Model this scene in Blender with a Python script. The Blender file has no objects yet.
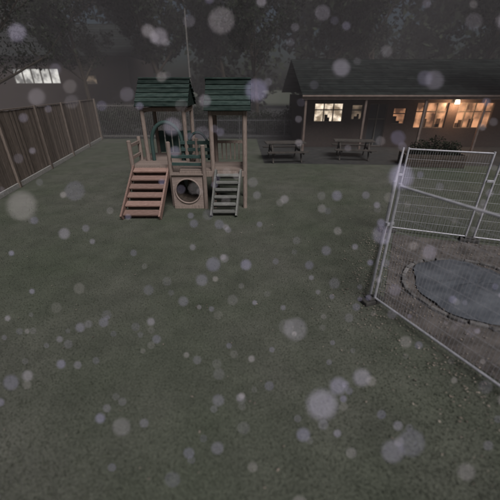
import bpy, math, random
import numpy as np
from mathutils import Vector, Matrix
random.seed(7); rng=np.random.default_rng(11)
S=bpy.context.scene
COL=S.collection

# ---------------- materials ----------------
def mat(name, c1, c2=None, scale=6.0, rough=0.8, bump=0.2, island=0.0, stretch=None, metal=0.0, detail=4, spec=0.3):
    m=bpy.data.materials.new(name); m.use_nodes=True
    nt=m.node_tree; n=nt.nodes; l=nt.links
    b=n['Principled BSDF']; b.inputs['Roughness'].default_value=rough; b.inputs['Metallic'].default_value=metal
    b.inputs['Specular IOR Level'].default_value=spec
    tc=n.new('ShaderNodeTexCoord'); mp=n.new('ShaderNodeMapping')
    l.new(tc.outputs['Object'],mp.inputs['Vector'])
    if stretch: mp.inputs['Scale'].default_value=stretch
    no=n.new('ShaderNodeTexNoise'); no.inputs['Scale'].default_value=scale; no.inputs['Detail'].default_value=detail
    no.inputs['Roughness'].default_value=0.65
    l.new(mp.outputs[0],no.inputs['Vector'])
    cr=n.new('ShaderNodeValToRGB'); cr.color_ramp.elements[0].position=0.32; cr.color_ramp.elements[1].position=0.68
    cr.color_ramp.elements[0].color=(*c1,1); cr.color_ramp.elements[1].color=(*(c2 or c1),1)
    l.new(no.outputs['Fac'],cr.inputs['Fac'])
    out=cr.outputs['Color']
    if island>0:
        g=n.new('ShaderNodeNewGeometry'); mr=n.new('ShaderNodeMapRange')
        mr.inputs['To Min'].default_value=1-island; mr.inputs['To Max'].default_value=1+island
        l.new(g.outputs['Random Per Island'],mr.inputs['Value'])
        mx=n.new('ShaderNodeVectorMath'); mx.operation='SCALE'
        l.new(out,mx.inputs[0]); l.new(mr.outputs['Result'],mx.inputs['Scale']); out=mx.outputs['Vector']
    l.new(out,b.inputs['Base Color'])
    if bump>0:
        bp=n.new('ShaderNodeBump'); bp.inputs['Strength'].default_value=bump; bp.inputs['Distance'].default_value=0.01
        l.new(no.outputs['Fac'],bp.inputs['Height']); l.new(bp.outputs[0],b.inputs['Normal'])
    return m

WOOD=mat('timber_round',(0.18,0.142,0.122),(0.285,0.23,0.20),scale=9,stretch=(6,6,1),island=0.18)
WOODR=mat('timber_red_steps',(0.18,0.115,0.095),(0.29,0.195,0.165),scale=10,stretch=(1,5,5),island=0.35)
WOODG=mat('timber_grey_steps',(0.12,0.125,0.118),(0.21,0.21,0.195),scale=10,stretch=(1,5,5),island=0.25)
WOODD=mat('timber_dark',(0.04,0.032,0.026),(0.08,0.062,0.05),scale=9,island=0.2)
PANEL=mat('timber_panel',(0.21,0.165,0.145),(0.31,0.25,0.22),scale=8,stretch=(1,4,6))
ROOFG=mat('roof_green_boards',(0.016,0.027,0.024),(0.046,0.065,0.058),scale=4,stretch=(1,3,3),island=0.5,rough=0.95,spec=0.05)
GREEN=mat('green_plastic',(0.03,0.06,0.055),(0.05,0.085,0.078),scale=5,rough=0.6,bump=0.05)
FENCEW=mat('fence_boards',(0.12,0.097,0.083),(0.23,0.188,0.16),scale=7,stretch=(5,5,0.8),island=0.35,rough=0.9)
CONC=mat('concrete',(0.30,0.29,0.28),(0.46,0.45,0.43),scale=14,rough=0.9)
STONE=mat('edging_stone',(0.07,0.067,0.065),(0.17,0.163,0.16),scale=9,rough=0.9,island=0.4)
GALV=mat('galvanised_steel',(0.36,0.36,0.39),(0.54,0.54,0.58),scale=20,rough=0.5,metal=0.2,bump=0.03)
WIRE=mat('galvanised_wire',(0.32,0.32,0.34),(0.48,0.48,0.52),scale=20,rough=0.5,metal=0.1,bump=0)
RUBBER=mat('rubber_foot',(0.04,0.04,0.04),(0.08,0.075,0.07),scale=14,rough=0.9)
DMET=mat('dark_railing_paint',(0.05,0.05,0.055),(0.11,0.11,0.115),scale=10,rough=0.5)
PALE=mat('weathered_railing_paint',(0.10,0.095,0.09),(0.2,0.19,0.18),scale=10,rough=0.6)
BRICK=mat('brick_wall',(0.042,0.032,0.029),(0.072,0.056,0.05),scale=18,rough=0.9)
SLATE=mat('roof_slate',(0.010,0.013,0.0125),(0.028,0.032,0.030),scale=2.5,rough=0.95,island=0.3,spec=0.05)
FASC=mat('fascia_board',(0.12,0.09,0.078),(0.19,0.145,0.125),scale=5)
FRAME=mat('window_frame',(0.12,0.11,0.10),(0.2,0.19,0.17),scale=5)
BARK=mat('bark',(0.03,0.024,0.018),(0.075,0.06,0.045),scale=14,stretch=(3,3,0.7),rough=0.95,bump=0.6)
LEAF=mat('leaves',(0.013,0.018,0.011),(0.030,0.036,0.024),scale=1.2,island=0.5,rough=0.9,bump=0,spec=0.05)
LITTER=mat('leaf_litter',(0.13,0.105,0.085),(0.29,0.25,0.215),scale=3,island=0.5,bump=0)
BLADE=mat('grass_blades',(0.052,0.063,0.043),(0.086,0.092,0.070),scale=0.6,island=0.4,bump=0,rough=0.8)
TARP=mat('blue_tarpaulin',(0.042,0.048,0.058),(0.135,0.145,0.162),scale=2.2,rough=0.75,bump=0.8,detail=8,spec=0.15)
SOIL=mat('bare_soil',(0.042,0.038,0.035),(0.145,0.13,0.122),scale=3,rough=0.95,bump=0.8,detail=8)
TARMAC=mat('tarmac',(0.03,0.031,0.031),(0.055,0.055,0.053),scale=3,rough=0.85,bump=0.3)
DOORM=mat('door_paint',(0.04,0.045,0.05),(0.05,0.055,0.06))
PT=mat('picnic_timber',(0.04,0.036,0.032),(0.085,0.076,0.068),island=0.2)

def lit(name,c1,c2,s,scale=2.0):
    m=bpy.data.materials.new(name); m.use_nodes=True; nt=m.node_tree; n=nt.nodes; l=nt.links
    b=n['Principled BSDF']; b.inputs['Base Color'].default_value=(0.1,0.09,0.08,1); b.inputs['Roughness'].default_value=0.4
    tc=n.new('ShaderNodeTexCoord'); no=n.new('ShaderNodeTexNoise'); no.inputs['Scale'].default_value=scale; no.inputs['Detail'].default_value=3
    l.new(tc.outputs['Object'],no.inputs['Vector'])
    cr=n.new('ShaderNodeValToRGB'); cr.color_ramp.elements[0].position=0.38; cr.color_ramp.elements[1].position=0.64
    cr.color_ramp.elements[0].color=(*c1,1); cr.color_ramp.elements[1].color=(*c2,1)
    l.new(no.outputs['Fac'],cr.inputs['Fac']); l.new(cr.outputs['Color'],b.inputs['Emission Color'])
    b.inputs['Emission Strength'].default_value=s
    return m
WIN_A=lit('lit_window_white',(0.2,0.15,0.10),(1,0.84,0.66),1.3,3)
WIN_B=lit('lit_window_warm',(0.10,0.045,0.025),(1,0.47,0.24),0.75,1.7)
WIN_C=lit('lit_window_dim',(0.04,0.03,0.02),(0.45,0.33,0.23),0.4,2.6)
WIN_D=lit('lit_window_cool',(0.15,0.15,0.15),(1,0.97,0.92),0.85,1.6)
BULB=lit('lamp_lens',(1,0.72,0.42),(1,0.78,0.5),14)

# ---------------- mesh helpers ----------------
class MB:
    def __init__(s): s.v=[]; s.f=[]
    def box(s,c,size,R=None):
        i=len(s.v); hx,hy,hz=[a/2 for a in size]; c=Vector(c)
        for x in(-hx,hx):
            for y in(-hy,hy):
                for z in(-hz,hz):
                    p=Vector((x,y,z)); 
                    if R is not None: p=R@p
                    s.v.append(tuple(c+p))
        for q in((0,1,3,2),(4,6,7,5),(0,4,5,1),(2,3,7,6),(0,2,6,4),(1,5,7,3)): s.f.append(tuple(i+k for k in q))
    def beam(s,p0,p1,w,h,up=(0,0,1)):
        p0=Vector(p0);p1=Vector(p1); d=(p1-p0); L=d.length; x=d.normalized(); u=Vector(up)
        if abs(x.dot(u))>0.99: u=Vector((0,1,0))
        y=u.cross(x).normalized(); z=x.cross(y)
        R=Matrix((x,y,z)).transposed()
        s.box((p0+p1)/2,(L,w,h),R)
    def tube(s,p0,p1,r0,r1=None,n=8,cap=True):
        r1=r0 if r1 is None else r1
        p0=Vector(p0);p1=Vector(p1); d=(p1-p0).normalized(); u=Vector((0,0,1)) if abs(d.z)<0.9 else Vector((1,0,0))
        a=d.cross(u).normalized(); b=d.cross(a); i=len(s.v)
        for p,r in((p0,r0),(p1,r1)):
            for k in range(n):
                t=2*math.pi*k/n; s.v.append(tuple(p+a*(math.cos(t)*r)+b*(math.sin(t)*r)))
        for k in range(n):
            k2=(k+1)%n; s.f.append((i+k,i+n+k,i+n+k2,i+k2))
        if cap: s.f.append(tuple(i+k for k in range(n))); s.f.append(tuple(i+n+k for k in reversed(range(n))))
    def obj(s,name,m,parent=None,bevel=0.0,smooth=False):
        me=bpy.data.meshes.new(name); me.from_pydata(s.v,[],s.f); me.materials.append(m); me.update()
        import bmesh
        bm=bmesh.new(); bm.from_mesh(me); bmesh.ops.recalc_face_normals(bm,faces=bm.faces); bm.to_mesh(me); bm.free()
        if smooth: me.polygons.foreach_set('use_smooth',[True]*len(me.polygons))
        o=bpy.data.objects.new(name,me); COL.objects.link(o)
        if parent: o.parent=parent
        if bevel: 
            b=o.modifiers.new('bevel','BEVEL'); b.width=bevel; b.segments=2; b.limit_method='ANGLE'; b.angle_limit=math.radians(50)
        return o
def path_tube(name,pts,r,m,parent,cyclic=False):
    cu=bpy.data.curves.new(name,'CURVE'); cu.dimensions='3D'; sp=cu.splines.new('POLY'); sp.points.add(len(pts)-1)
    for a,p in zip(sp.points,pts): a.co=(*p,1)
    sp.use_cyclic_u=cyclic; cu.bevel_depth=r; cu.bevel_resolution=4; cu.use_fill_caps=True; cu.materials.append(m)
    o=bpy.data.objects.new(name,cu); COL.objects.link(o); o.parent=parent; return o
def empty(name):
    e=bpy.data.objects.new(name,None); COL.objects.link(e); return e
def sheet(name,pts,z,m):
    b=MB(); b.v=[(x,y,z) for x,y in pts]; b.f=[tuple(range(len(pts)))]; return b.obj(name,m)
def fastmesh(name,verts,faces_n,m):
    N,k,_=verts.shape
    me=bpy.data.meshes.new(name); me.vertices.add(N*k); me.vertices.foreach_set('co',verts.reshape(-1).astype(np.float32))
    me.loops.add(N*k); me.loops.foreach_set('vertex_index',np.arange(N*k,dtype=np.int32))
    me.polygons.add(N); me.polygons.foreach_set('loop_start',np.arange(0,N*k,k,dtype=np.int32)); me.polygons.foreach_set('loop_total',np.full(N,k,dtype=np.int32))
    me.materials.append(m); me.update(calc_edges=True); me.validate()
    o=bpy.data.objects.new(name,me); COL.objects.link(o); return o

# ---------------- ground ----------------
def ground_mat():
    m=bpy.data.materials.new('grass_turf'); m.use_nodes=True; nt=m.node_tree; n=nt.nodes; l=nt.links
    b=n['Principled BSDF']; b.inputs['Roughness'].default_value=0.9; b.inputs['Specular IOR Level'].default_value=0.15
    tc=n.new('ShaderNodeTexCoord')
    def noise(sc,d=5):
        x=n.new('ShaderNodeTexNoise'); x.inputs['Scale'].default_value=sc; x.inputs['Detail'].default_value=d; x.inputs['Roughness'].default_value=0.65
        l.new(tc.outputs['Object'],x.inputs['Vector']); return x
    def ramp(src,a,b_,c1,c2):
        r=n.new('ShaderNodeValToRGB'); r.color_ramp.elements[0].position=a; r.color_ramp.elements[1].position=b_
        r.color_ramp.elements[0].color=(*c1,1); r.color_ramp.elements[1].color=(*c2,1); l.new(src,r.inputs['Fac']); return r.outputs['Color']
    big=noise(0.3,3); mid=noise(2.0,4); fine=noise(45,3)
    cA=ramp(big.outputs['Fac'],0.35,0.65,(0.078,0.090,0.067),(0.104,0.107,0.092))
    cB=ramp(mid.outputs['Fac'],0.3,0.7,(0.8,0.8,0.8),(1.2,1.18,1.19))
    cC=ramp(fine.outputs['Fac'],0.3,0.7,(0.65,0.67,0.65),(1.3,1.29,1.27))
    def mul(a,c):
        v=n.new('ShaderNodeVectorMath'); v.operation='MULTIPLY'; l.new(a,v.inputs[0]); l.new(c,v.inputs[1]); return v.outputs[0]
    l.new(mul(mul(cA,cB),cC),b.inputs['Base Color'])
    bp=n.new('ShaderNodeBump'); bp.inputs['Strength'].default_value=0.4; bp.inputs['Distance'].default_value=0.02
    l.new(fine.outputs['Fac'],bp.inputs['Height']); l.new(bp.outputs[0],b.inputs['Normal'])
    return m
sheet('ground',[(-300,-100),(300,-100),(300,500),(-300,500)],0,ground_mat())
sheet('tarmac_yard',[(0.6,13.2),(30,11.5),(30,60),(-40,60),(-40,20.6),(0.4,20.4)],0.004,TARMAC)

# grass blades
N=100000
u=rng.random(N); y=1.0+ (u**1.5)*11; x=(rng.random(N)*2-1)*(1.3+0.92*y)
keep=(x>-6.6)&~((x>1.9)&(y>2.6)&(y<6.0)&(x>1.8+(y-3.7)*0.48))
x=x[keep]; y=y[keep]; n_=len(x)
h=0.010+0.018*rng.random(n_); a=rng.random(n_)*6.283; w=0.0025+0.003*rng.random(n_)
lean=0.022*rng.random(n_); la=rng.random(n_)*6.283
V=np.zeros((n_,3,3)); V[:,0,0]=x-np.cos(a)*w; V[:,0,1]=y-np.sin(a)*w; V[:,1,0]=x+np.cos(a)*w; V[:,1,1]=y+np.sin(a)*w
V[:,2,0]=x+np.cos(la)*lean; V[:,2,1]=y+np.sin(la)*lean; V[:,2,2]=h
fastmesh('grass',V,3,BLADE)

# ---------------- wooden boundary fence (left) ----------------
F=empty('wooden_fence')
A=Vector((-5.6,-0.6,0)); B=Vector((-9.15,20.2,0)); d=(B-A); L=d.length; dn=d.normalized(); nrm=Vector((dn.y,-dn.x,0))
mb=MB(); s=0
R=Matrix((dn,Vector((-dn.y,dn.x,0)),Vector((0,0,1)))).transposed()
while s<L:
    w=0.105; hh=2.02+random.uniform(-0.012,0.012)
    mb.box(A+dn*(s+w/2)+Vector((0,0,0.16+hh/2))+nrm*random.uniform(0,0.006),(w,0.018,hh),R@Matrix.Rotation(random.uniform(-0.006,0.006),3,'Y')); s+=0.114
mb.obj('boards',FENCEW,F)
mb=MB(); s=0
while s<L:
    mb.box(A+dn*s+nrm*0.055+Vector((0,0,1.13)),(0.10,0.075,2.26),R); s+=2.6
mb.obj('posts',FENCEW,F,bevel=0.008)
mb=MB(); mb.beam(A+Vector((0,0,2.215)),B+Vector((0,0,2.215)),0.07,0.035)
for z in(0.5,1.25,1.95): mb.beam(A-nrm*0.05+Vector((0,0,z)),B-nrm*0.05+Vector((0,0,z)),0.05,0.08)
mb.obj('rails',FENCEW,F)
mb=MB(); s=0
while s<L-0.1:
    e=min(s+2.56,L); mb.beam(A+dn*s+nrm*0.03+Vector((0,0,0.075)),A+dn*e+nrm*0.03+Vector((0,0,0.075)),0.05,0.15); s+=2.6
mb.obj('gravel_boards',CONC,F,bevel=0.006)

# ---------------- metal railing (back) ----------------
def railing(name,p0,p1,h,m):
    E=empty(name); p0=Vector(p0);p1=Vector(p1); L=(p1-p0).length; dn=(p1-p0).normalized(); mb=MB()
    k=int(L/0.11)
    for i in range(k+1):
        p=p0+dn*(i*0.11); mb.tube(p+Vector((0,0,0.08)),p+Vector((0,0,h)),0.012,n=5)
    mb.obj('bars',m,E)
    mb=MB()
    for z in(0.18,h-0.12): mb.beam(p0+Vector((0,0,z)),p1+Vector((0,0,z)),0.02,0.045)
    s=0
    while s<L+0.01:
        p=p0+dn*s; mb.box(p+Vector((0,0,(h+0.05)/2)),(0.06,0.06,h+0.05)); s+=2.75
    mb.obj('rails_and_posts',m,E); return E
railing('metal_railing',(-9.1,20.2,0),(-3.6,20.2,0),2.0,PALE)
railing('metal_railing',(-3.4,20.2,0),(2.6,20.2,0),1.2,DMET)

# ---------------- climbing frame ----------------
P=empty('playground_climbing_frame')
posts=MB()
def post(x,y,h,r=0.055): 
    posts.tube((x,y,0),(x,y,h),r,r*0.97,n=14); posts.tube((x,y,h),(x,y,h+0.02),r*0.97,r*0.6,n=14)
LX0,LX1,LY0,LY1=-2.80,-1.72,8.75,9.9
for x in(LX0,LX1):
    for y in(LY0,LY1): post(x,y,2.36)
RX0,RX1,RY0,RY1=-0.92,-0.13,7.78,8.72
for x in(RX0,RX1):
    for y in(RY0,RY1): post(x,y,2.34)
post(-3.04,8.12,1.62); post(-2.02,7.95,1.62); post(-1.14,7.72,1.58); post(-3.04,8.9,1.62)
post(-1.45,8.75,1.6); 
posts.obj('posts',WOOD,P,smooth=False)
dk=MB()
yy=8.17
while yy<9.95: dk.box((-2.39,yy,1.0),(1.36,0.105,0.035)); yy+=0.115
yy=7.83
while yy<8.72: dk.box((-0.92,yy,0.985),(1.66,0.105,0.035)); yy+=0.115
dk.obj('deck_boards',WOOD,P,bevel=0.004)
fr=MB()
for y in(8.11,9.93): fr.beam((-3.07,y,0.92),(-1.72,y,0.92),0.045,0.14)
for x in(-3.07,-1.71): fr.beam((x,8.14,0.92),(x,9.9,0.92),0.045,0.14)
fr.beam((-1.75,7.75,0.90),(-0.1,7.75,0.90),0.045,0.14); fr.beam((-1.75,8.75,0.90),(-0.1,8.75,0.90),0.045,0.14)
fr.obj('deck_frame',WOOD,P,bevel=0.005)
st=MB(); n=6
top=Vector((-2.55,8.12,0.98)); bot=Vector((-2.60,6.92,0.03))
for i in range(n):
    t=(i+0.5)/n; p=bot.lerp(top,t)
    st.box((p.x,p.y,p.z+0.03),(0.86,0.20,0.04),Matrix.Rotation(math.radians(16),3,'X'))
    st.box((p.x,p.y+0.08,p.z-0.055),(0.86,0.022,0.15))
st.obj('ramp_steps',WOODR,P,bevel=0.005)
sd=MB()
for dx in(-0.455,0.455):
    sd.beam((bot.x+dx,bot.y-0.04,bot.z+0.02),(top.x+dx,top.y,top.z),0.045,0.17)
sd.obj('ramp_stringers',WOODR,P,bevel=0.005)
st=MB(); bot2=Vector((-0.64,7.14,0.06)); top2=Vector((-0.53,7.72,0.98)); n=6
for i in range(n):
    t=(i+0.4)/n; p=bot2.lerp(top2,t); st.box((p.x,p.y,p.z),(0.56,0.13,0.045)); 
    st.box((p.x,p.y+0.055,p.z-0.06),(0.56,0.02,0.075))
st.obj('ladder_steps',WOODG,P,bevel=0.005)
sd=MB()
for dx in(-0.305,0.305): sd.beam(bot2+Vector((dx,-0.05,-0.03)),top2+Vector((dx,0,0.02)),0.045,0.13)
sd.obj('ladder_stringers',WOODG,P,bevel=0.005)
def holed(name,cx,y,x0,x1,z0,z1,cz,r,th,m):
    angs=[2*math.pi*i/48 for i in range(48)]
    for X in(x0,x1):
        for Z in(z0,z1): angs.append(math.atan2(Z-cz,X-cx)%(2*math.pi))
    angs=sorted(set(round(a,5) for a in angs)); mb=MB(); k=len(angs)
    for yy in(y,y+th):
        for a in angs:
            c,s_=math.cos(a),math.sin(a); t=1e9
            if abs(c)>1e-6: t=min(t,((x1 if c>0 else x0)-cx)/c)
            if abs(s_)>1e-6: t=min(t,((z1 if s_>0 else z0)-cz)/s_)
            mb.v.append((cx+c*r,yy,cz+s_*r)); mb.v.append((cx+c*t,yy,cz+s_*t))
    for i in range(k):
        j=(i+1)%k; o=2*k
        mb.f.append((2*i,2*i+1,2*j+1,2*j)); mb.f.append((o+2*i,o+2*j,o+2*j+1,o+2*i+1))
        mb.f.append((2*i,2*j,o+2*j,o+2*i)); mb.f.append((2*i+1,o+2*i+1,o+2*j+1,2*j+1))
    return mb.obj(name,m,P)
holed('tunnel_panel',-1.58,7.70,-1.96,-1.2,0.10,0.86,0.47,0.30,0.03,PANEL)
tb=MB(); k=32
for i in range(k):
    a0=2*math.pi*i/k;a1=2*math.pi*(i+1)/k
    j=len(tb.v)
    for y_ in(7.69,8.7):
        for a in(a0,a1): tb.v.append((-1.58+math.cos(a)*0.297,y_,0.47+math.sin(a)*0.297))
    tb.f.append((j,j+1,j+3,j+2))
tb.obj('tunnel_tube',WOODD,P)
path_tube('tunnel_rim',[(-1.58+math.cos(2*math.pi*i/k)*0.315,7.69,0.47+math.sin(2*math.pi*i/k)*0.315) for i in range(k)],0.022,PANEL,P,True)
cap=MB(); cap.box((-1.58,7.76,0.895),(0.82,0.22,0.035)); cap.beam((-1.96,7.72,0.05),(-1.2,7.72,0.05),0.05,0.10)
cap.obj('tunnel_top_board',WOOD,P,bevel=0.006)
def arch(nm,cx,y,z0,w,h,r):
    n=26; pts=[(cx-w/2,y,z0)]+[(cx-w/2*math.cos(math.pi*i/n),y,z0+h*0.45+(h*0.55)*math.sin(math.pi*i/n)) for i in range(n+1)]+[(cx+w/2,y,z0)]
    path_tube(nm,pts,r,GREEN,P)
arch('green_arch',-2.25,8.80,1.02,0.82,0.98,0.05)
arch('green_arch_small',-1.42,8.85,1.02,0.55,0.72,0.035)
gp=MB()
for i in range(5): gp.box((-2.68+0.21*i,9.9,1.36),(0.17,0.03,0.62))
for i in range(4): gp.box((-1.76,9.0+0.22*i,1.36),(0.03,0.17,0.62))
for z in(1.14,1.32,1.50): gp.beam((-1.88,8.72,z),(-0.95,8.72,z),0.03,0.09)
for z in(1.12,1.30): gp.beam((-1.95,7.85,z),(-1.18,7.80,z),0.028,0.075)
gp.obj('green_barrier_panels',GREEN,P,bevel=0.006)
g2=MB()
for i in range(5): g2.beam((-0.76+0.115*i,8.74,1.06),(-0.76+0.115*i,8.74,1.48),0.03,0.03)
g2.beam((RX0,8.74,1.52),(RX1,8.74,1.52),0.05,0.07)
g2.obj('back_balusters',WOOD,P)
br=MB()
for x in(LX0,LX1): br.beam((x,LY0,2.28),(x,LY1,2.28),0.05,0.10)
for y in(LY0,LY1): br.beam((LX0,y,2.31),(LX1,y,2.31),0.045,0.09)
for y in(RY0,RY1): br.beam((RX0,y,2.29),(RX1,y,2.29),0.045,0.09)
for x in(RX0,RX1): br.beam((x,RY0,2.26),(x,RY1,2.26),0.045,0.09)
br.beam((-3.04,8.15,1.5),(-3.04,8.9,1.5),0.05,0.08); br.beam((-3.04,8.15,1.2),(-3.04,8.9,1.2),0.05,0.08)
br.beam((RX1,RY0,1.45),(RX1,RY1,1.45),0.05,0.08); br.beam((RX1,RY0,1.2),(RX1,RY1,1.2),0.05,0.08)
br.obj('braces_and_handrails',WOOD,P,bevel=0.006)
def roof(nm,cx,cy,w,dp,ze,zr,n=6):
    mb=MB(); hd=dp/2
    for sgn in(-1,1):
        for i in range(n):
            t=(i+0.5)/n; y_=cy+sgn*hd*(1-t); z_=ze+(zr-ze)*t
            ang=math.atan2(zr-ze,hd)-math.radians(9)
            ln=math.hypot(hd,zr-ze)/n*1.22
            mb.box((cx+random.uniform(-.012,.012),y_,z_+0.03),(w,ln,0.022),Matrix.Rotation(-sgn*ang,3,'X'))
    mb.box((cx,cy,zr+0.055),(w+0.02,0.09,0.03))
    mb.obj(nm+'_boards',ROOFG,P,bevel=0.003)
    g=MB()
    for x in(cx-w/2+0.06,cx+w/2-0.06):
        i=len(g.v)
        for xx in(x-0.015,x+0.015): g.v+= [(xx,cy-hd+0.08,ze+0.02),(xx,cy+hd-0.08,ze+0.02),(xx,cy,zr-0.03)]
        g.f+=[(i,i+1,i+2),(i+3,i+5,i+4),(i,i+3,i+4,i+1),(i+1,i+4,i+5,i+2),(i+2,i+5,i+3,i)]
    g.obj(nm+'_gables',ROOFG,P)
roof('left_roof',(LX0+LX1)/2,(LY0+LY1)/2,1.36,1.45,2.36,2.98)
roof('right_roof',(RX0+RX1)/2+0.01,(RY0+RY1)/2,1.06,1.25,2.32,2.95)

# ---------------- temporary mesh fencing ----------------
H=1.78
def panel(p0,p1):
    E=empty('temporary_mesh_fence_panel'); p0=Vector((p0[0],p0[1],0));p1=Vector((p1[0],p1[1],0))
    dn=(p1-p0).normalized(); L=(p1-p0).length; z0=0.10
    mb=MB(); Z=lambda z:Vector((0,0,z))
    for p in(p0+dn*0.03,p1-dn*0.03): mb.tube(p+Z(0.02),p+Z(H),0.020,n=12)
    for z in(z0,H-0.03): mb.tube(p0+dn*0.03+Z(z),p1-dn*0.03+Z(z),0.016,n=12)
    mb.obj('frame_tubes',GALV,E,smooth=False)
    w=MB(); k=int(L/0.042)
    for i in range(1,k):
        p=p0+dn*(L*i/k); w.tube(p+Z(z0),p+Z(H-0.03),0.0022,n=4,cap=False)
    nz=9
    for j in range(1,nz):
        z=z0+(H-0.13)*j/nz; w.tube(p0+dn*0.03+Z(z),p1-dn*0.03+Z(z),0.0022,n=4,cap=False)
    w.obj('mesh_wires',WIRE,E)
    return E
c0=(1.80,3.70); c1=(3.02,6.25); c2=(4.50,5.74); c3=(7.6,4.7); c4=(3.50,0.25); 
panel(c0,c4); panel((1.78,3.76),(3.00,6.28)); panel((3.06,6.26),(4.46,5.77)); panel((4.54,5.74),c3)
for p,a in((c0,20),(c1,-10),(c2,-20),(c4,30)):
    E=empty('fence_foot_block'); mb=MB(); R=Matrix.Rotation(math.radians(a),3,'Z')
    mb.box((p[0],p[1],0.035),(0.34,0.16,0.07),R); mb.box((p[0],p[1],0.085),(0.2,0.12,0.03),R); mb.obj('block',RUBBER,E,bevel=0.015)
    mb=MB(); mb.box((p[0],p[1],1.25),(0.11,0.05,0.045),R); mb.obj('coupler',GALV,E,bevel=0.006)
def blob(name,cx,cy,rx,ry,z,m,jit=0.12,n=40,dome=0.0):
    mb=MB(); ph=[random.uniform(0,6.28) for _ in range(4)]; rings=9
    mb.v.append((cx,cy,z+dome))
    for r in range(1,rings+1):
        for i in range(n):
            a=2*math.pi*i/n; k=r/rings
            q=1+jit*(math.sin(2*a+ph[0])+0.6*math.sin(3*a+ph[1])+0.4*math.sin(7*a+ph[2]))*k
            mb.v.append((cx+rx*k*q*math.cos(a),cy+ry*k*q*math.sin(a),z+dome*(1-k*k)+(random.uniform(0,0.04) if dome else 0)))
    for i in range(n):
        j=(i+1)%n; mb.f.append((0,1+i,1+j))
        for r in range(rings-1): mb.f.append((1+r*n+i,1+(r+1)*n+i,1+(r+1)*n+j,1+r*n+j))
    return mb.obj(name,m,smooth=True)
sheet('soil_patch',[(1.95,3.65),(3.1,6.1),(4.5,5.65),(7.5,4.6),(3.7,0.4)],0.006,SOIL)
blob('tarpaulin',3.5,4.0,0.94,0.84,0.012,TARP,0.07,dome=0.09)
mb=MB(); n=26
for i in range(n):
    a0=2*math.pi*(i+0.06)/n;a1=2*math.pi*(i+0.94)/n; j=random.uniform(-.02,.02)
    mb.beam((3.5+math.cos(a0)*(1.04+j),4.0+math.sin(a0)*(0.95+j),0.025),(3.5+math.cos(a1)*(1.04+j),4.0+math.sin(a1)*(0.95+j),0.025),0.06,0.05)
mb.obj('pond_edging',STONE,None,bevel=0.012)

# leaf litter
M_=3400
t=rng.random(M_); base=np.array(c0)+t[:,None]*(np.array(c4)-np.array(c0)); off=rng.normal(0,0.42,(M_,2)); q=base+off
k1=900; t=rng.random(k1); q[:k1]=np.array(c0)+t[:,None]*(np.array(c1)-np.array(c0))+rng.normal(0,0.3,(k1,2))
k2=400; q[k1:k1+k2,0]=rng.random(k2)*12-6; q[k1:k1+k2,1]=1+rng.random(k2)*10
k3=1100; q[k1+k2:k1+k2+k3,0]=2.2+rng.random(k3)*2.8; q[k1+k2:k1+k2+k3,1]=3.2+rng.random(k3)*2.6
sz=0.006+0.013*rng.random(M_)**1.5; a=rng.random(M_)*6.283
V=np.zeros((M_,4,3)); zt=rng.random(M_)
for i,(dx,dy) in enumerate(((-1,0),(0,-.6),(1,0.15),(0,.55))):
    V[:,i,0]=q[:,0]+sz*(dx*np.cos(a)-dy*np.sin(a)); V[:,i,1]=q[:,1]+sz*(dx*np.sin(a)+dy*np.cos(a)); V[:,i,2]=0.016+0.012*zt+sz*0.5*rng.random(M_)
fastmesh('fallen_leaves',V,4,LITTER)

# ---------------- nursery building (right, back) ----------------
N_=empty('nursery_building')
mb=MB()
def wallrow(x0,x1,y,holes,z1=2.45,th=0.22):
    x=x0
    for(xa,xb,za,zb) in holes:
        mb.box(((x+xa)/2,y,z1/2),(xa-x,th,z1)); 
        if za>0.02: mb.box(((xa+xb)/2,y,za/2),(xb-xa,th,za))
        mb.box(((xa+xb)/2,y,(zb+z1)/2),(xb-xa,th,z1-zb)); x=xb
    mb.box(((x+x1)/2,y,z1/2),(x1-x,th,z1))
holes=[(3.3,4.75,1.25,2.12),(5.2,5.75,1.35,2.05),(6.1,7.0,0.05,2.1),(7.35,8.0,1.15,1.9),(8.5,10.1,0.95,2.15),(10.6,12.4,0.95,2.15)]
wallrow(2.7,16,17.4,holes); mb.box((2.81,20.5,1.22),(0.22,5.9,2.45)); mb.obj('walls',BRICK,N_)
mats=[WIN_A,WIN_C,None,WIN_B,WIN_B,WIN_B]
fm=MB(); cu=MB()
for i,(hx,m_) in enumerate(zip(holes,mats)):
    xa,xb,za,zb=hx; g=MB(); g.box(((xa+xb)/2,17.44,(za+zb)/2),(xb-xa,0.02,zb-za))
    g.obj('window_pane_%d'%i if m_ else 'door',m_ or DOORM,N_)
    k=max(1,round((xb-xa)/0.5))
    for j in range(k+1):
        fm.box((xa+(xb-xa)*j/k,17.38,(za+zb)/2),(0.05,0.06,zb-za))
    for z in(za,zb,(za*0.35+zb*0.65)): fm.box(((xa+xb)/2,17.385,z),(xb-xa,0.05,0.05))
    if m_:
        for _ in range(3):
            xx=random.uniform(xa+0.1,xb-0.1); hh=random.uniform(0.12,0.45); cu.box((xx,17.42,za+hh/2),(random.uniform(0.08,0.25),0.015,hh))
fm.obj('window_frames',FRAME,N_); cu.obj('sill_clutter',WOODD,N_)
rf=MB(); n=16
for i in range(n):
    t=(i+0.5)/n
    x=2.4
    while x<16.2:
        w=min(random.uniform(0.9,1.3),16.2-x)
        rf.box((x+w/2,15.9+t*5.2+random.uniform(-.01,.01),2.52+t*1.75),(w-0.01,0.42,0.03),Matrix.Rotation(math.atan2(1.75,5.2)-0.05,3,'X')); x+=w
for i in range(8):
    t=(i+0.5)/8; rf.box((9.3,26.3-t*5.2,2.52+t*1.75),(13.8,0.8,0.03),Matrix.Rotation(-math.atan2(1.75,5.2)+0.05,3,'X'))
rf.obj('roof',SLATE,N_)
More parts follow.
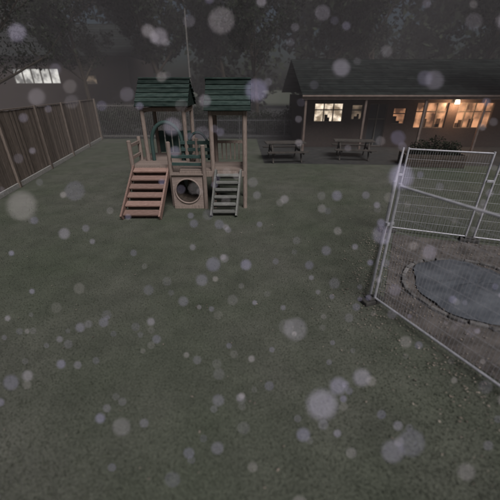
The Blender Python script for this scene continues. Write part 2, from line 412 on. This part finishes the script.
fs=MB(); fs.beam((2.4,15.86,2.42),(16.2,15.86,2.42),0.04,0.17); fs.tube((2.4,15.8,2.47),(16.2,15.8,2.47),0.05,n=8)
for x in(2.6,5.4,8.2,11.0,13.8): fs.box((x,15.95,1.18),(0.1,0.1,2.34))
fs.obj('fascia_and_veranda_posts',FASC,N_,bevel=0.01)
def plight(nm,loc,p,c,r=0.06,parent=None):
    L_=bpy.data.lights.new(nm,'POINT'); L_.energy=p; L_.color=c; L_.shadow_soft_size=r
    o=bpy.data.objects.new(nm,L_); o.location=loc; COL.objects.link(o); 
    if parent: o.parent=parent
    return o
wl=empty('wall_lamp'); mb=MB(); mb.box((10.35,17.24,2.26),(0.2,0.08,0.12)); mb.obj('bracket',DMET,wl)
mb=MB(); mb.tube((10.35,17.1,2.10),(10.35,17.1,2.28),0.11,0.08,n=14); mb.obj('lens',BULB,wl)
plight('lamp_light',(10.35,16.9,2.05),90,(1,0.55,0.3),parent=wl)

# ---------------- house (left back) ----------------
Hs=empty('brick_house'); mb=MB()
holes=[(-24,-22.8,3.0,4.2),(-20.6,-16.6,3.15,4.3),(-14.6,-13.4,3.1,3.8)]
wallrow(-27,-10.5,31,holes,z1=5.2); mb.box((-10.6,35,2.6),(0.22,7.8,5.2)); mb.obj('walls',BRICK,Hs)
fm=MB()
for i,(hx,m_) in enumerate(zip(holes,[WIN_C,WIN_D,WIN_C])):
    xa,xb,za,zb=hx; g=MB(); g.box(((xa+xb)/2,31.05,(za+zb)/2),(xb-xa,0.02,zb-za)); g.obj('window_pane_%d'%i,m_,Hs)
    k=max(1,round((xb-xa)/0.8))
    for j in range(k+1): fm.box((xa+(xb-xa)*j/k,30.98,(za+zb)/2),(0.09,0.08,zb-za))
    for z in(za,zb): fm.box(((xa+xb)/2,30.985,z),(xb-xa,0.07,0.08))
fm.obj('window_frames',FRAME,Hs)
rf=MB()
for i in range(12):
    t=(i+0.5)/12
    rf.box((-18.7,30.4+t*4.6,5.2+t*2.8),(17.4,0.62,0.04),Matrix.Rotation(math.atan2(2.8,4.6)-0.05,3,'X'))
    rf.box((-18.7,39.6-t*4.6,5.2+t*2.8),(17.4,0.62,0.04),Matrix.Rotation(-math.atan2(2.8,4.6)+0.05,3,'X'))
rf.obj('roof',SLATE,Hs)

# ---------------- lamp post ----------------
lp=empty('lamp_post'); mb=MB(); mb.tube((-3.5,20.6,0),(-3.5,20.6,1.1),0.09,n=12); mb.tube((-3.5,20.6,1.1),(-3.5,20.6,6.6),0.055,0.04,n=12)
mb.tube((-3.5,20.6,6.6),(-3.5,20.0,6.75),0.035,n=8); mb.box((-3.5,19.75,6.76),(0.2,0.55,0.09)); mb.obj('column_and_head',PALE,lp,bevel=0.01)

# ---------------- picnic tables ----------------
def picnic(x,y,rz):
    E=empty('picnic_table'); mb=MB()
    for i in range(5): mb.box((0,-0.3+0.15*i,0.74),(1.7,0.135,0.04))
    for s_ in(-1,1):
        for j in(0,1): mb.box((0,s_*(0.66+0.14*j),0.45),(1.7,0.125,0.04))
    for X in(-0.6,0.6):
        mb.beam((X,-0.28,0.72),(X,-0.68,0),0.05,0.09); mb.beam((X,0.28,0.72),(X,0.68,0),0.05,0.09)
        mb.beam((X+0.05,-0.8,0.40),(X+0.05,0.8,0.40),0.045,0.09); mb.beam((X+0.05,-0.36,0.68),(X+0.05,0.36,0.68),0.045,0.08)
    mb.obj('boards_and_legs',PT,E,bevel=0.005)
    E.location=(x,y,0); E.rotation_euler=(0,0,rz)
picnic(1.5,13.9,0.1); picnic(4.6,14.4,-0.15)
pl=empty('timber_planter'); mb=MB()
for z in(0.08,0.24,0.40):
    mb.beam((6.2,12.6,z),(8.4,12.3,z),0.07,0.15); mb.beam((6.3,13.5,z),(8.5,13.2,z),0.07,0.15); mb.beam((6.2,12.65,z),(6.3,13.45,z),0.07,0.15); mb.beam((8.42,12.35,z),(8.5,13.15,z),0.07,0.15)
mb.obj('sleepers',WOODD,pl,bevel=0.01)

def leafcloud(name,centers,radii,n,size,parent=None,m=LEAF):
    cs=np.array(centers); rs=np.array(radii); idx=rng.integers(0,len(cs),n)
    dv=rng.normal(size=(n,3)); dv/=np.linalg.norm(dv,axis=1)[:,None]; rr=rng.random(n)**0.5
    p=cs[idx]+dv*(rr*rs[idx])[:,None]; a1=rng.normal(size=(n,3)); a1/=np.linalg.norm(a1,axis=1)[:,None]
    a2=np.cross(a1,rng.normal(size=(n,3))); a2/=np.linalg.norm(a2,axis=1)[:,None]; s_=size*(0.6+0.8*rng.random(n))[:,None]
    V=np.stack([p-a1*s_,p-a2*s_*0.5,p+a1*s_,p+a2*s_*0.5],1); V[:,:,2]=np.maximum(V[:,:,2],0.05)
    o=fastmesh(name,V,4,m); o.parent=parent; return o
leafcloud('planting',[(6.8,12.95,0.6),(7.4,12.9,0.7),(8.0,12.8,0.6)],[0.4,0.45,0.4],2500,0.04,pl)

def tree(x,y,h,r,leaves=9000,lsize=0.09,seed=1):
    rd=random.Random(seed); E=empty('tree'); mb=MB(); tips=[]
    def grow(p,d,L,rad,lev):
        segs=4; q=Vector(p); dd=Vector(d)
        for i in range(segs):
            nd=(dd+Vector((rd.uniform(-.16,.16),rd.uniform(-.16,.16),rd.uniform(-.05,.12)))).normalized()
            e=q+nd*(L/segs); r0=rad*(1-0.55*i/segs); r1=rad*(1-0.55*(i+1)/segs)
            mb.tube(q,e,r0,r1,n=8 if lev<2 else 5,cap=False); q=e; dd=nd
            if lev<3 and (lev>0 or i>=1):
                for _ in range(2 if lev<2 else 1):
                    a=rd.uniform(0,6.28); out=Vector((math.cos(a),math.sin(a),rd.uniform(0.1,0.7))).normalized()
                    grow(q,(dd*0.45+out).normalized(),L*rd.uniform(0.42,0.62),r1*0.6,lev+1)
            if lev>=2: tips.append(tuple(q))
    grow((x,y,0),(rd.uniform(-.06,.06),rd.uniform(-.06,.06),1),h*0.72,r,0)
    mb.obj('trunk_and_limbs',BARK,E)
    if leaves: leafcloud('foliage',tips,[rd.uniform(0.15,0.5)*h/8 for _ in tips],leaves,lsize,E)
tree(-13,17,7.5,0.17,5000,0.08,1)
tree(-11.5,25,9,0.18,10000,0.11,2)
tree(-6.5,27,10.5,0.2,12000,0.14,3)
tree(0.6,25,10,0.17,9000,0.12,4)
tree(5.2,28,11.5,0.24,12000,0.15,5)
tree(12.5,14.2,8.5,0.2,8000,0.08,6)
tree(11,29,12.5,0.25,14000,0.15,8)
tree(-1.8,30,11,0.2,12000,0.15,9)
tree(19,30,13,0.25,12000,0.15,12)
cs=[];rs=[]
for i in range(200):
    X=-75+150*rng.random(); Y=42+12*rng.random(); Z=1+21*rng.random()*(0.85+0.15*math.sin(X*0.25)); cs.append((X,Y,Z)); rs.append(2.2+2.1*rng.random())
leafcloud('distant_trees',cs,rs,75000,0.42)
cs=[];rs=[]
for i in range(90):
    X=-11+14.5*rng.random(); cs.append((X,22.2+1.0*rng.random(),0.35+1.1*rng.random())); rs.append(0.45+0.3*rng.random())
leafcloud('hedge',cs,rs,22000,0.065)

# ---------------- rain ----------------
RN=2300
p=np.stack([rng.random(RN)*4.0-2.0,rng.random(RN)*2.8-1.2,rng.random(RN)*2.7+1.4],1)
rad=0.0034+0.0042*rng.random(RN)**1.3
ph=(1+5**.5)/2
ico=np.array([(-1,ph,0),(1,ph,0),(-1,-ph,0),(1,-ph,0),(0,-1,ph),(0,1,ph),(0,-1,-ph),(0,1,-ph),(ph,0,-1),(ph,0,1),(-ph,0,-1),(-ph,0,1)],float); ico/=np.linalg.norm(ico[0])
fc=np.array([(0,11,5),(0,5,1),(0,1,7),(0,7,10),(0,10,11),(1,5,9),(5,11,4),(11,10,2),(10,7,6),(7,1,8),(3,9,4),(3,4,2),(3,2,6),(3,6,8),(3,8,9),(4,9,5),(2,4,11),(6,2,10),(8,6,7),(9,8,1)])
far=np.linalg.norm(p-np.array([0,0,2.8]),axis=1)>0.46
p=p[far];rad=rad[far]
V=p[:,None,:]+ico[None]*rad[:,None,None]
V=V[:,fc,:].reshape(-1,3,3)
RAIN=mat('water_drop',(0.60,0.57,0.86),(0.82,0.76,0.76),bump=0,rough=0.3,scale=9,detail=0)
fastmesh('raindrops',V,3,RAIN)
sl=empty('security_floodlight'); mb=MB(); mb.box((0.0,-0.16,3.16),(0.22,0.10,0.16)); mb.box((0,-0.26,3.16),(0.06,0.14,0.06)); mb.obj('housing',DMET,sl,bevel=0.01)
plight('flood_lamp',(0,-0.05,3.12),38,(1,0.96,0.98),0.04,sl)

# ---------------- mist bank over the far side of the yard ----------------
mm=bpy.data.materials.new('night_mist'); mm.use_nodes=True; nt=mm.node_tree; nt.nodes.remove(nt.nodes['Principled BSDF'])
vs=nt.nodes.new('ShaderNodeVolumeScatter'); vs.inputs['Density'].default_value=0.0085; vs.inputs['Color'].default_value=(0.98,0.93,0.97,1)
nt.links.new(vs.outputs[0],nt.nodes['Material Output'].inputs['Volume'])
mb=MB(); mb.box((0,21.5,5.1),(70,21,9.9)); mb.obj('mist',mm)

# ---------------- sun, sky ----------------
EL=math.radians(50); AZ=math.radians(24)
sun=bpy.data.lights.new('sun','SUN'); sun.energy=2.7; sun.angle=math.radians(32); sun.color=(1,0.96,0.955)
so=bpy.data.objects.new('sun',sun); COL.objects.link(so)
dirv=Vector((math.sin(AZ)*math.cos(EL),-math.cos(AZ)*math.cos(EL),math.sin(EL)))
so.rotation_euler=dirv.to_track_quat('Z','Y').to_euler()
W=bpy.data.worlds.new('World'); S.world=W; W.use_nodes=True; nt=W.node_tree
bg=nt.nodes['Background']; sk=nt.nodes.new('ShaderNodeTexSky'); sk.sky_type='NISHITA'; sk.sun_disc=False
sk.sun_elevation=EL; sk.sun_rotation=math.atan2(dirv.x,dirv.y); sk.dust_density=4
nt.links.new(sk.outputs[0],bg.inputs['Color']); bg.inputs['Strength'].default_value=0.012

cam=bpy.data.cameras.new('camera'); co=bpy.data.objects.new('camera',cam); COL.objects.link(co)
cam.sensor_width=36; cam.lens=22.3; co.location=(0,0,2.8); co.rotation_euler=(math.radians(90-27.6),0,0)
cam.clip_start=0.02; cam.clip_end=1000
cam.dof.use_dof=True; cam.dof.focus_distance=6.8; cam.dof.aperture_fstop=0.55
S.camera=co
S.view_settings.view_transform='Standard'; S.view_settings.look='None'; S.view_settings.exposure=0
